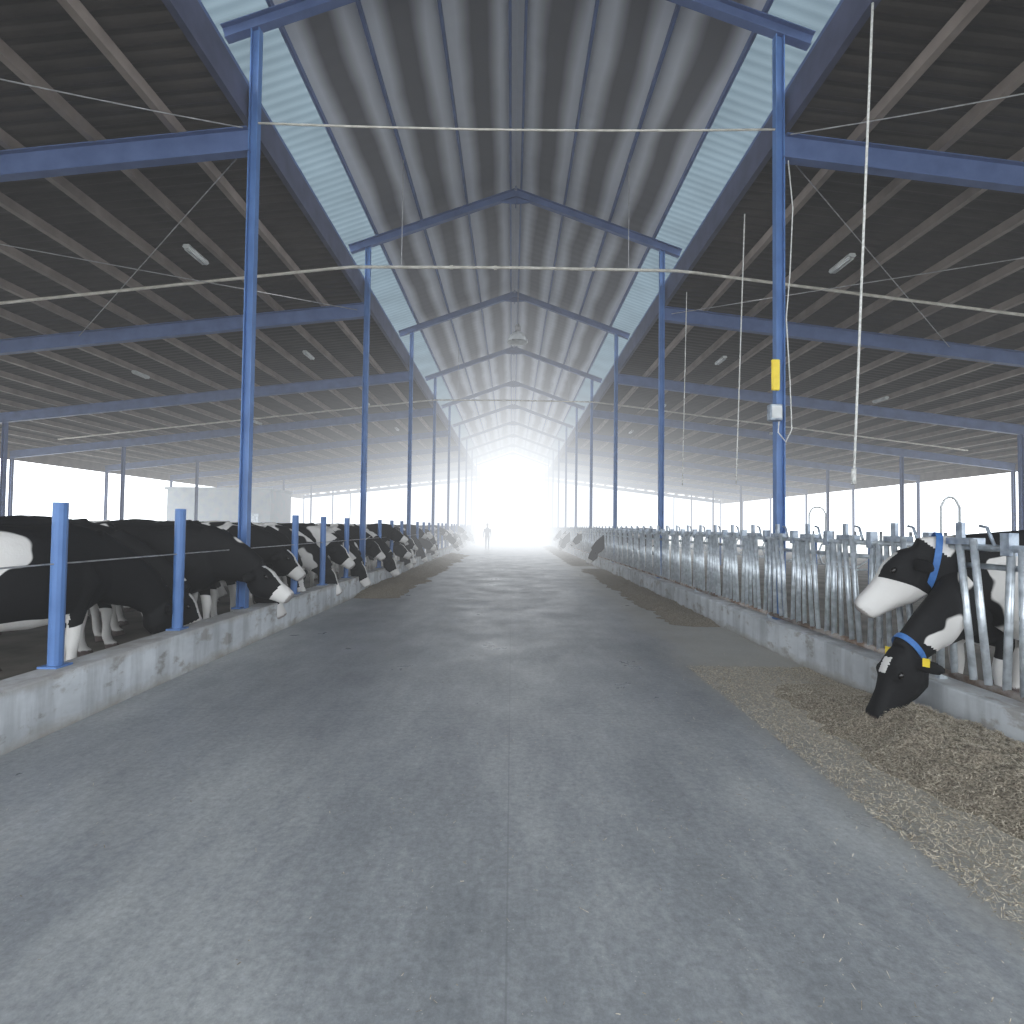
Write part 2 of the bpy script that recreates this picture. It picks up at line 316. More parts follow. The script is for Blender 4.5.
for x in (-0.4,1.6,-1.3):
    v,f=polytube([(x-0.03,0,6.843),(x+0.03,0,6.843)],0.042,10); meshobj('clamp',v,f,M_pipe,e)
copy_thing(e,(0,YP+2*SP,0))

def rope(x0,y,z0,x1,z1,r,tassel=False):
    L=[Vector((x0+(x1-x0)*i/10,y,z0+(z1-z0)*i/10)) for i in range(11)]
    base=L[-1]; e=empty('hanging_rope',base,'off-white rope hanging from the roof beside the headlock fence','rope','hanging ropes')
    v,f=polytube([p-base for p in L],r,7); meshobj('rope',v,f,M_rope,e,smooth=True)
    if tassel:
        v,f=polytube([(0,0,0.1),(0,0,0.02),(0.0,0,-0.06)],r*1.9,7); meshobj('knot',v,f,M_rope,e,smooth=True)
rope(3.66,5.48,zs(3.66)-0.15,3.44,2.08,0.012,True)
rope(3.80,8.9,zs(3.8)-0.35,3.66,2.3,0.010)
rope(3.80,11.9,zs(3.8)-0.35,3.72,2.5,0.010)

def tube_lamp(x,y,proto=[None]):
    z=zs(x)-0.20
    lab='white fluorescent tube fitting under the dark side roof'
    if proto[0]: return copy_thing(proto[0],(x,y,z))
    e=empty('fluorescent_lamp',(x,y,z),lab,'lamp','fluorescent lamps')
    V,F=prism([(-0.05,0.0),(-0.07,-0.05),(-0.04,-0.08),(0.04,-0.08),(0.07,-0.05),(0.05,0.0)],(-0.0,-0.32,0),(0,0.32,0)); meshobj('housing',V,F,M_lampw,e)
    for sx in (-0.035,0.035):
        V,F=polytube([(sx,-0.29,-0.088),(sx,0.29,-0.088)],0.013,8); meshobj('tube',V,F,M_lampw,e,smooth=True)
    proto[0]=e; return e
for (x,y) in [(-6.05,10.2),(6.2,10.2),(-11.3,16.4),(-6.15,16.2),(6.2,16.2),(12.2,18),(-6.1,22.5),(6.2,22.5),(-11.3,24),(11.8,25),(-6.1,28.5),(6.2,28.5)]:
    tube_lamp(x,y)
def lathe(prof,n=24):
    V=[];F=[]
    for (r,z) in prof: V+=[Vector((r*math.cos(2*math.pi*i/n),r*math.sin(2*math.pi*i/n),z)) for i in range(n)]
    for k in range(len(prof)-1):
        for i in range(n): F.append((k*n+i,k*n+(i+1)%n,(k+1)*n+(i+1)%n,(k+1)*n+i))
    return V,F
yl=Y1+2*SP-0.3
e=empty('high_bay_lamp',(0.12,yl,7.95),'grey bell-shaped high bay lamp hanging under the ridge','lamp')
v,f=lathe([(0.36,0.0),(0.35,0.06),(0.28,0.2),(0.16,0.33),(0.10,0.37),(0.10,0.36),(0.15,0.31),(0.27,0.19),(0.34,0.05),(0.36,0.0)]); meshobj('lamp_shade',v,f,M_lampw,e,smooth=True)
v,f=lathe([(0.0,0.62),(0.07,0.62),(0.10,0.56),(0.10,0.37),(0.0,0.37)],16); meshobj('ballast_housing',v,f,M_wire,e,smooth=True)
v,f=polytube([(0,0,0.6),(0,0,1.87)],0.012,6); meshobj('rod',v,f,M_wire,e)
v,f=lathe([(0.0,0.08),(0.06,0.1),(0.09,0.2),(0.05,0.33),(0,0.35)],14); meshobj('bulb',v,f,M_lampw,e,smooth=True)

e=empty('switch_box',(PX-0.02,Y1-0.13,3.0),'grey switch box with pale cover on a tall post','switch box')
v,f=boxvf((-0.19,-0.06,0),(-0.02,0.04,0.22)); o=meshobj('box',v,f,M_latch,e); o.modifiers.new('b','BEVEL').width=0.012
v,f=boxvf((-0.17,-0.075,0.03),(-0.04,-0.06,0.19)); meshobj('cover',v,f,M_lampw,e)
o=tag(meshobj('warning_tag',*boxvf((-0.055,-0.02,0),(0.055,0.02,0.42)),M_yellow,loc=(PX-0.09,Y1-0.09,3.42)),'yellow plastic panel fixed to a tall post','sign'); o.modifiers.new('b','BEVEL').width=0.012
pts=[(PX+0.08,Y1-.1,6.55),(PX+0.14,Y1-.1,5.9),(PX+0.10,Y1-.1,5.0),(PX+0.05,Y1-.1,4.4),(PX+0.10,Y1-.1,3.5),(PX+0.12,Y1-.1,2.9),(PX+0.02,Y1-.14,2.72),(PX-0.08,Y1-.14,2.85),(PX-0.07,Y1-.14,3.0)]
v,f=polytube([Vector(p)-Vector(pts[0]) for p in pts],0.008,6); tag(meshobj('power_cable',v,f,M_rope,loc=pts[0],smooth=True),'thin pale cable looping down a tall post','cable')

XL=-3.545
sp=meshobj('fence_post',*merge([prism(circ(0.052,12),(0,0,0),(0,0,1.28),up=(1,0,0)),boxvf((-0.075,-0.08,0),(0.075,0.08,0.015))]),M_blue,loc=(XL,8.93,0.42))
tag(sp,'short blue steel post standing on the whitewashed kerb','fence post','blue kerb posts')
for y in [2.75,4.28,5.83]+[Y1+SP/4*i for i in range(2,36) if i%4]:
    o=sp.copy(); COL.objects.link(o); o.location=(XL,y,0.42)
sagline('fence_wire',(XL,0.2,1.22),(XL,Y1,1.22),0.0,0.007,M_wire,'thin steel cable strung along the blue posts','cable','kerb cables')
sagline('fence_wire',(XL,Y1,1.22),(XL,YB1-1,1.22),0.0,0.007,M_wire,'thin steel cable strung along the blue posts','cable','kerb cables')

PL=SP/2; XF=3.49
pan=empty('headlock_fence',(XF,2.96-PL/2+0.0,0.37),'galvanised self-locking feed fence panel on the kerb','feed fence','headlock fence panels')
def part(name,parts,mat=None,sm=True):
    v,f=merge(parts); return meshobj(name,v,f,mat or M_galv,pan,smooth=sm)
z0,z1,z2=0.06,0.95,1.07
part('top_rail',[polytube([(0,0,z2),(0,PL,z2)],0.026,10)])
part('middle_rail',[polytube([(0.04,0,z1-0.02),(0.04,PL,z1-0.02)],0.022,10)])
part('bottom_rail',[polytube([(0,0,z0),(0,PL,z0)],0.028,10)],M_rust)['label']='rusty bottom rail'
part('foot',[boxvf((-0.03,0.0,0),(0.03,0.05,z0))],sm=False)
U=PL/4
for i in range(4):
    y=i*U
    part('upright',[polytube([(0,y+0.03,z0),(0,y+0.03,z2)],0.028,8)])
    part('upright',[polytube([(0,y+0.17,z0),(0,y+0.12,z2)],0.025,8)])
    part('locking_bar',[polytube([(-0.03,y+0.28,z0+0.02),(-0.03,y+0.40,z2+0.06)],0.025,8)])
    part('locking_bar',[polytube([(-0.02,y+0.42,z0+0.02),(-0.02,y+0.54,z2+0.06)],0.025,8)])
    part('yoke_bar',[polytube([(0.0,y+0.62,z0),(0.0,y+0.66,z2)],0.023,8)])
    part('latch',[boxvf((-0.045,y+0.38,z2+0.02),(0.045,y+0.64,z2+0.07)),boxvf((-0.015,y+0.52,z2+0.06),(0.015,y+0.58,z2+0.19))],M_latch,sm=False)
    part('latch_stop',[boxvf((-0.035,y+0.10,z2-0.05),(0.035,y+0.17,z2+0.11))],M_latch,sm=False)
    part('lever',[polytube([(-0.03,y+0.22,z2+0.02),(-0.03,y+0.28,z2+0.15),(-0.03,y+0.34,z2+0.16)],0.012,6)],M_latch)
for i in range(1,18): copy_thing(pan,(XF,2.96-PL/2+PL*i,0.37))

sd=empty('stall_divider',(9.0,6.5,0.05),'galvanised looped cubicle divider in the yard','stall divider','cubicle dividers')
v,f=polytube([(1.9,0,1.2),(0.4,0,1.2),(0.15,0,1.1),(0.05,0,0.85),(0.15,0,0.55),(0.4,0,0.45),(1.2,0,0.45),(1.6,0,0.7),(1.9,0,0.75)],0.03); meshobj('loop',v,f,M_galv,sd,smooth=True)
v,f=polytube([(1.9,0,0),(1.9,0,1.5)],0.04); meshobj('post',v,f,M_galv,sd,smooth=True)
for i in range(1,22): copy_thing(sd,(9.0,6.5+1.2*i,0.05))
for i in range(0,16): copy_thing(sd,(-14.0,9+1.2*i,0.05))
for (x,y,w) in ((6.85,8.7,0.3),(7.2,13.2,0.4)):
    v,f=polytube([(0,0,0),(0,0,1.9),(0.06,0,2.02),(0.12,0,2.06),(w-0.12,0,2.06),(w-0.06,0,2.02),(w,0,1.9),(w,0,0)],0.02)
    tag(meshobj('hoop_gate',v,f,M_lampw,loc=(x,y,0.05),smooth=True),'tall white tubular hoop standing in the yard','gate','yard hoops')
for i in range(9):
    tag(meshobj('yard_post',*prism(circ(0.045,10),(0,0,0),(0,0,1.35),up=(1,0,0)),M_blue,loc=(8.8,6.2+2.4*i,0.05),smooth=True),'blue steel post beside the cubicles','post','blue yard posts')
e=empty('cabin',(-17.5,34,0.05),'white flat-roofed box cabin standing in the yard','cabin')
meshobj('body',*boxvf((-3.1,-1.5,0),(3.1,1.5,3.5)),M_shed,e); meshobj('roof',*boxvf((-3.2,-1.6,3.5),(3.2,1.6,3.65)),M_shed,e); meshobj('door',*boxvf((1.4,-1.53,0),(2.4,-1.5,2.1)),M_galv,e)

# ---------------------------------------------------------------- feed
def ss(a,b,x):
    t=max(0,min(1,(x-a)/(b-a))); return t*t*(3-2*t)
def hfield(side,y,x, spec):
    ya,yb,xin,hmax=spec
    e=ss(ya,ya+0.8,y)*(1-ss(yb-1.8,yb,y))
    n=noise.noise(Vector((x*2.0*side,y*1.6,spec[0])))*0.4+noise.noise(Vector((x*6*side,y*6,1)))*0.2+noise.noise(Vector((x*14*side,y*14,4)))*0.12
    w=xin+0.3*noise.noise(Vector((y*0.9,spec[0],3)))+0.16*noise.noise(Vector((y*5,spec[0],9)))
    prof=ss(w,2.98,x)*(1-0.3*ss(3.05,3.34,x))
    h=hmax*prof*e*(0.85+n)
    h+=(0.010*noise.noise(Vector((x*28,y*28,side)))+0.014*noise.noise(Vector((x*60,y*60,side))))*min(1,h/0.04)
    return h
def pile(side,spec,step,label):
    ya,yb,xin,hm=spec; V=[];F=[]; x0=xin-0.3; nx=int((3.345-x0)/step); ny=int((yb-ya)/step)
    for j in range(ny+1):
        for i in range(nx+1):
            x=x0+(3.345-x0)*i/nx; y=ya+(yb-ya)*j/ny
            V.append((side*x,y,max(-0.02,hfield(side,y,x,spec)-0.004)))
    for j in range(ny):
        for i in range(nx):
            a=j*(nx+1)+i; F.append((a,a+1,a+nx+2,a+nx+1))
    o=meshobj('feed_pile',V,F,M_feed,smooth=True); tag(o,label,'feed','feed piles','stuff')
    if o.data.polygons[0].normal.z<0: o.data.flip_normals()
specs=[(1,(0.5,5.7,2.45,0.27),0.016,'chopped straw and silage heaped against the kerb below the cows'),
       (1,(8.6,21.0,2.55,0.12),0.05,'low ridge of feed along the headlock fence'),
       (1,(22,45,2.4,0.12),0.12,'low ridge of feed further down the passage'),
       (-1,(11.5,30,2.25,0.18),0.06,'feed heap in front of the eating cows')]
for s,spc,st,lab in specs: pile(s,spc,st,lab)
def flakes(n, fn, name, label, k1=1.0):
    V=[];F=[]
    for _ in range(n):
        x,y,z=fn(); a=random.uniform(0,math.pi); l=random.uniform(0.006,0.024)*k1; w=random.uniform(0.0008,0.0018)
        if random.random()<.07: l*=1.8
        d=Vector((math.cos(a),math.sin(a),random.uniform(-0.5,0.5)))*l; q=Vector((-math.sin(a),math.cos(a),random.uniform(-.5,.5)))*w
        c=Vector((x,y,z+0.008)); k=len(V); V+=[c-d-q,c+d-q,c+d+q,c-d+q]; F.append((k,k+1,k+2,k+3))
    me=bpy.data.meshes.new(name); me.from_pydata([tuple(v) for v in V],[],F); me.materials.append(M_straw)
    o=bpy.data.objects.new(name,me); COL.objects.link(o); tag(o,label,'straw',None,'stuff')
def f1():
    y=random.uniform(0.8,6.2); x=3.33-1.35*random.random()**1.6; return x,y,max(0,hfield(1,y,x,specs[0][1]))
flakes(60000,f1,'straw_bits','loose straw stems lying on the feed heap')
def f2():
    y=0.9+8*random.random()**1.3; x=3.3-abs(random.gauss(0,1.2)); 
    if x<-2.5 or random.random()<.2: x=random.uniform(-2.8,3)
    return x,y,0
flakes(5000,f2,'straw_bits','straw crumbs scattered over the concrete passage',0.5)

# ---------------------------------------------------------------- animals
def loft(rings, n=18, p=2.3, lat0=(0,1,0)):
    V=[];F=[]; m=len(rings); P=[Vector(r[0]) for r in rings]
    for i,(c,w,h) in enumerate(rings):
        c=Vector(c); a=P[max(0,i-1)]; b=P[min(m-1,i+1)]; t=(b-a).normalized()
        l=Vector(lat0); l=(l-t*l.dot(t)).normalized(); u=l.cross(t)
        for k in range(n):
            th=2*math.pi*k/n; cx=math.cos(th); sy=math.sin(th)
            V.append(c+l*w*math.copysign(abs(cx)**(2/p),cx)+u*h*math.copysign(abs(sy)**(2/p),sy))
    for i in range(m-1):
        for k in range(n): F.append((i*n+k,i*n+(k+1)%n,(i+1)*n+(k+1)%n,(i+1)*n+k))
    F.append(tuple(range(n))[::-1]); F.append(tuple(range((m-1)*n,m*n)))
    return V,F
def ellipsoid(c, ax, n=14):
    V=[];F=[]; c=Vector(c); R=8
    for i in range(R+1):
        ph=math.pi*(i+0.02)/(R+0.04)-0.0
        for k in range(n):
            th=2*math.pi*k/n; V.append(c+Vector(ax[0])*math.cos(ph)+Vector(ax[1])*math.sin(ph)*math.cos(th)+Vector(ax[2])*math.sin(ph)*math.sin(th))
    for i in range(R):
        for k in range(n): F.append((i*n+k,i*n+(k+1)%n,(i+1)*n+(k+1)%n,(i+1)*n+k))
    F.append(tuple(range(n))[::-1]); F.append(tuple(range(R*n,(R+1)*n)))
    return V,F
def remesh(parts, voxel, smooth=4):
    bm=bmesh.new()
    for v,f in parts:
        vs=[bm.verts.new(q) for q in v]
        fs=[]
        for q in f:
            try: fs.append(bm.faces.new([vs[i] for i in q]))
            except ValueError: pass
        bmesh.ops.recalc_face_normals(bm,faces=fs)
    me=bpy.data.meshes.new('tmp'); bm.to_mesh(me); bm.free()
    o=bpy.data.objects.new('tmp',me); COL.objects.link(o)
    r=o.modifiers.new('r','REMESH'); r.mode='VOXEL'; r.voxel_size=voxel
    s=o.modifiers.new('s','SMOOTH'); s.iterations=smooth; s.factor=0.5
    dg=bpy.context.evaluated_depsgraph_get(); dg.update()
    out=bpy.data.meshes.new_from_object(o.evaluated_get(dg))
    bpy.data.objects.remove(o); 
    for p in out.polygons: p.use_smooth=True
    return out
TORSO=[((-0.90,0,1.22),.06,.10),((-0.84,0,1.18),.17,.20),((-0.72,0,1.12),.245,.31),((-0.56,0,1.09),.275,.36),((-0.38,0,1.04),.28,.39),((-0.1,0,0.985),.345,.435),
       ((0.15,0,0.97),.36,.435),((0.36,0,0.99),.30,.435),((0.54,0,1.04),.24,.41),((0.70,0,1.07),.195,.33),((0.80,0,1.10),.13,.23)]
def build_cow(name, neck, head, blaze=1.0, voxel=0.021, stance=0.0, legwhite=0.5, hs=1.0, ns=1.0, neckwhite=False):
    parts=[loft(TORSO,24,2.5)]
    poll=Vector(neck[-1]); muz=Vector(head); pts=[Vector(p) for p in neck]
    nr=[]; m=len(pts)
    sz=[(0.20,0.36),(0.155*ns,0.30*ns),(0.115*ns,0.225*ns),(0.10*ns,0.165*ns)]
    for i,p in enumerate(pts):
        t=i/(m-1)*3; a=min(2,int(t)); fr_=t-a
        nr.append((p, sz[a][0]*(1-fr_)+sz[a+1][0]*fr_, sz[a][1]*(1-fr_)+sz[a+1][1]*fr_))
    parts.append(loft(nr,20,2.1))
    ax=(muz-poll); L=ax.length; d=ax/L
    lat=Vector((0,1,0)); lat=(lat-d*lat.dot(d)).normalized(); 
    l2=Vector((-d.y,d.x,0)); 
    if l2.length>0.15: lat=l2.normalized()
    up=lat.cross(d)
    if up.dot(Vector((1,0,0.6)))<0: up=-up
    hp=[(-0.10,.08,.08,-.03),(0.0,.105,.115,-.02),(.14,.118,.142,-.03),(.30,.122,.155,-.045),(.46,.098,.138,-.045),(.62,.082,.115,-.035),(.78,.082,.10,-.025),(.90,.088,.092,-.018),(.98,.076,.078,-.018),(1.03,.05,.05,-.018)]
    parts.append(loft([(poll+d*L*t+up*o*hs,w*hs,h*hs) for t,w,h,o in hp],20,2.7,lat0=lat))
    parts.append(loft([(poll+d*L*t+up*o*hs,w*hs,h*hs) for t,w,h,o in [(.08,.08,.07,-.12),(.28,.09,.078,-.155),(.46,.068,.058,-.145),(.60,.05,.045,-.12),(.78,.046,.036,-.095),(.92,.048,.03,-.075)]],14,2.4,lat0=lat))
    for s in (-1,1):
        ec=poll+lat*s*.19*hs+up*(-0.05)+d*L*0.04
        ed=(lat*s*1.0-up*.45-d*.15).normalized()
        parts.append(ellipsoid(ec,(ed*.115,(d*.8-up*.4).normalized()*.058,(d*.4+up*.8).normalized()*.026)))
        parts.append(ellipsoid(poll+d*L*.29+(lat*s*.092+up*.055)*hs,(lat*s*.036,d*.055,up*.036),10))
        parts.append(ellipsoid(poll+d*L*.94+(lat*s*.045+up*.018)*hs,(lat*s*.042,d*.045,up*.05),10))
        st=stance*s
        parts.append(loft([((.50,s*.15,1.12),.07,.12),((.52,s*.185,.92),.085,.14),((.47,s*.19,.74),.07,.095),((.49+st*.5,s*.175,.56),.052,.062),((.51+st,s*.17,.42),.055,.058),((.505+st,s*.17,.28),.037,.04),((.51+st,s*.17,.15),.045,.047),((.535+st,s*.172,.08),.042,.046),((.56+st,s*.172,.045),.058,.066),((.57+st,s*.172,0),.064,.078)],14,2.1))
        parts.append(loft([((.34,s*.15,1.36),.04,.06),((.44,s*.215,1.12),.05,.10),((.54,s*.225,.92),.05,.09)],12,2.0))
        st=-stance*s
        parts.append(loft([((-.62,s*.14,1.16),.10,.18),((-.60,s*.19,.98),.12,.20),((-.52+st*.3,s*.205,.80),.10,.165),((-.58+st*.5,s*.19,.64),.062,.10),((-.70+st,s*.17,.50),.046,.062),((-.72+st,s*.165,.44),.045,.052),((-.69+st,s*.165,.30),.037,.038),((-.665+st,s*.165,.15),.044,.046),((-.64+st,s*.165,.08),.042,.044),((-.61+st,s*.165,.045),.056,.064),((-.60+st,s*.165,0),.062,.076)],14,2.1))
        parts.append(ellipsoid((-.50,s*.235,1.385),((.10,0,0),(0,.055,0),(0,0,.05)),10))
        parts.append(ellipsoid((-.84,s*.13,1.27),((.06,0,0),(0,.05,0),(0,0,.06)),10))
    parts.append(loft([((-.85,0,1.40),.04,.04),((-.5,0,1.435),.05,.045),((-.1,0,1.41),.05,.04),((.3,0,1.43),.05,.045),((.42,0,1.44),.05,.05)],10,2))
    parts.append(ellipsoid((-.38,0,.64),((.21,0,0),(0,.16,0),(0,0,.16))))
    for sx in (-.46,-.32):
        for s in (-1,1): parts.append(ellipsoid((sx,s*.07,.48),((0,0,.06),(.022,0,0),(0,.022,0)),8))
    parts.append(loft([((.35,0,.64),.08,.06),((.6,0,.70),.085,.09),((.78,0,.84),.06,.10)],12,2))
    parts.append(loft([((-.84,0,1.36),.04,.05),((-.93,0,1.33),.032,.035),((-.965,0,1.15),.025,.025),((-.97,0.01,.85),.023,.023),((-.965,0.02,.62),.03,.03),((-.955,.02,.5),.05,.05),((-.95,.02,.38),.03,.03)],10,2))
    me=remesh(parts,voxel,3); me.name=name
    wm=me.attributes.new('wm','FLOAT','POINT'); dk=me.attributes.new('dk','FLOAT','POINT')
    W=[];D=[]
    for v in me.vertices:
        c=v.co; w=0.0; k=0.0
        if c.z<.56 and c.x<0.75 and (c-muz).length>0.5: w=legwhite*(1-ss(.38,.56,c.z))
        if c.z<.68 and -0.5<c.x<0.4: w=max(w,.35*(1-ss(.58,.70,c.z)))
        if neckwhite and .62<c.x<.95 and c.z>.6: w=max(w,.22*ss(.62,.70,c.x)*(1-ss(.86,.95,c.x))*(1-ss(1.18,1.32,c.z)))
        if c.z<.065 and c.x<0.9 and (c-muz).length>.4: k=1.0
        q=c-poll; t=q.dot(d)/L; la=q.dot(lat); uu=q.dot(up)
        inhead = -0.25<t<1.15 and abs(la)<.35 and abs(uu)<.30 and (c.x>0.85)
        if inhead:
            w=-0.3
            if blaze<0.7:
                if 0.12<t<.36 and abs(la)<.035 and uu>0.02: w=.5
            else:
                if 0.05<t and abs(la)<.04*blaze and uu>0.02: w=.5
                if t>.66: w=.5
                if blaze>1.3: w=max(w, -.3+1.0*ss(.38,.56,t+abs(la)*0.5-uu*.6))
            if t>.985: k=.6
        W.append(w); D.append(k)
    wm.data.foreach_set('value',W); dk.data.foreach_set('value',D)
    me.materials.append(M_cow)
    info=dict(poll=poll,d=d,L=L,lat=lat,up=up,neck=pts,hs=hs)
    return me,info
def eyeball(info,s):
    p=info['poll']+info['d']*info['L']*.30+(info['lat']*s*.121+info['up']*.05)*info['hs']
    return ellipsoid(p,(info['lat']*.018,info['d']*.028,info['up']*.021),12)
def collar_vf(info,t=0.72,w=.14,h=.215):
    pts=info['neck']; m=len(pts)-1; f=t*m; i=min(m-1,int(f)); a=pts[i].lerp(pts[i+1],f-i); tg=(pts[i+1]-pts[i]).normalized()
    l=Vector((0,1,0)); l=(l-tg*l.dot(tg)).normalized(); u=l.cross(tg); V=[];F=[];n=36
    for k in range(n):
        th=2*math.pi*k/n; r=l*w*math.cos(th)+u*h*math.sin(th)
        for (e,o) in ((0,-.022),(0.008,-.022),(0.008,.022),(0,.022)): V.append(a+r*(1+e/r.length)+tg*o)
    for k in range(n):
        for j in range(4): F.append((k*4+j,k*4+(j+1)%4,((k+1)%n)*4+(j+1)%4,((k+1)%n)*4+j))
    bot=a-u*h*math.copysign(1,u.z)
    return (V,F),bot,tg
variants={}
variants['up']=build_cow('cow_up',[(.60,0,1.12),(.88,0,1.15),(1.12,0,1.20),(1.31,0,1.235)],(1.66,0,.80),1.35,0.016,.05,hs=1.12,ns=1.0,neckwhite=True)
variants['feed']=build_cow('cow_feed',[(.60,0,1.02),(.92,0,.88),(1.20,-.04,.74),(1.40,-.10,.56)],(1.59,-.20,.08),0.6,0.016,.06,ns=.84,hs=1.0)
variants['down']=build_cow('cow_down',[(.60,0,1.05),(.90,0,.93),(1.16,0,.78),(1.34,0,.60)],(1.58,0,.16),0.8,0.02,.06,ns=.95)
variants['low']=build_cow('cow_low',[(.60,0,1.10),(.84,0,1.09),(1.04,0,1.05),(1.19,0,1.0)],(1.52,0,.62),1.0,0.019,-.05,hs=1.05)
variants['reach']=build_cow('cow_reach',[(.60,0,1.08),(.86,0,1.03),(1.08,.02,.95),(1.26,.04,.86)],(1.66,.10,.54),1.2,0.017,.03,hs=1.08)
variants['level']=build_cow('cow_level',[(.60,0,1.13),(.85,0.01,1.22),(1.04,.03,1.28),(1.18,.06,1.31)],(1.56,.20,1.02),.9,0.02,.08)
variants['turn']=build_cow('cow_turn',[(.60,0,1.08),(.87,-.02,1.00),(1.08,-.06,.84),(1.22,-.12,.68)],(1.42,-.28,.24),1.0,0.02,.0)
M_cowA=cowmat('holstein_coat_near',(3.1,1.7,8.2),0.555); M_cowB=cowmat('holstein_coat_dark',(11.1,2.4,0.3),0.60); M_cowC=cowmat('holstein_coat_black',(7.7,5.2,2.3),0.62)
def cow(kind,x,y,rot,z=0.05,scale=1.04,label='black and white dairy cow standing at the feed kerb',mat=None,detail=False,collar=None,tagc=False,group='dairy herd'):
    me,info=variants[kind]
    if mat: me=me.copy(); me.materials.clear(); me.materials.append(mat)
    o=bpy.data.objects.new('cow',me); COL.objects.link(o); o.location=(x,y,z); o.rotation_euler=(0,0,rot); o.scale=(scale,)*3
    tag(o,label,'cow',group)
    if detail:
        for s in (-1,1):
            v,f=eyeball(info,s); meshobj('eye',v,f,M_eye,o,smooth=True)
    if collar:
        (v,f),bot,tg=collar_vf(info,*collar); c=meshobj('collar',v,f,M_collar,o); c['label']='blue neck collar'
        v,f=boxvf(bot-Vector((.035,.03,.05)),bot+Vector((.035,.03,.03))); meshobj('collar_buckle',v,f,M_galv,c)
    if tagc:
        for s in (-1,1):
            c=info['poll']+info['lat']*s*.20-info['up']*.02+info['d']*.0
            v,f=boxvf((-.006,-.022,-.03),(.006,.022,.03)); t=meshobj('ear_tag',[Vector(q)+c for q in v],f,M_yellow,o); t['label']='yellow ear tag'
    return o
cow('up',4.55,3.95,math.pi-.42,label='black and white cow with white muzzle and blue collar',mat=M_cowA,detail=True,collar=(.78,.13,.225))
cow('feed',4.29,4.74,math.pi+.48,scale=1.0,label='black cow with blue collar and yellow ear tags eating feed',mat=M_cowB,detail=True,collar=(.93,.098,.158),tagc=True)
for (k,x,y) in (('down',4.5,20.5),('low',4.5,27.0),('down',4.5,32.5),('turn',4.45,34.5),('low',4.5,38)):
    cow(k,x,y,math.pi+random.uniform(-.12,.12),label='black and white cow feeding through the headlock fence',group='cows at the headlock fence')
L1='black and white dairy cow leaning its head over the whitewashed kerb'
L2='mostly black dairy cow standing behind the kerb with lowered head'
L3='black dairy cow with white legs standing side-on along the kerb'
left=[('down',-4.32,4.62,1.18,M_cowC,L3),('level',-5.25,4.7,1.05,M_cowB,L3),('down',-5.3,6.15,.30,M_cowC,L2),('reach',-4.56,7.05,-.08,M_cowA,L1),
      ('down',-4.95,7.85,.05,M_cowB,L2),('low',-4.95,8.7,.1,None,L2),('turn',-5.0,9.55,.0,M_cowB,L2),('down',-4.95,10.4,.1,None,L2),('low',-4.85,11.2,.05,None,L1)]
for k,x,y,r,m,lb in left: cow(k,x,y,r,label=lb,mat=m,detail=y<9,group='cows at the kerb')
y=12.0
i=0
while y<50:
    cow(['down','turn','low','down','level','reach'][i%6],-4.65+random.uniform(-.4,.1),y,random.uniform(-.2,.2),label='black and white dairy cow eating feed beside the kerb',group='cows at the kerb')
    y+=random.uniform(.82,.95)*(1 if y<24 else 1.7); i+=1
for (k,x,y,r) in (('level',-6.6,4.75,1.0),('level',-7.3,6.3,.3),('turn',-7.3,7.2,.15),('low',-7.0,8.1,.1),('level',-7.1,9.0,.1),('down',-6.9,9.85,.1),('level',-9.6,6.0,.7),('low',-9.4,7.6,.2),('level',-9.5,8.8,.9),('turn',-7.1,10.75,.1),('level',-7.3,11.7,.2),('low',-9.6,10.4,.1),('level',-9.8,11.8,2.0),('low',-7.4,12.8,.1),('level',-7.5,14.0,3.1),('low',-7.5,15.4,.2),('level',-7.6,17,.1),('level',-7.6,18.8,2.9),('level',-10.5,14.5,.3),('level',-7.6,21,.3)):
    cow(k,x,y,r,label='dairy cow standing loose in the yard behind the feeding row',group='cows in the yard')

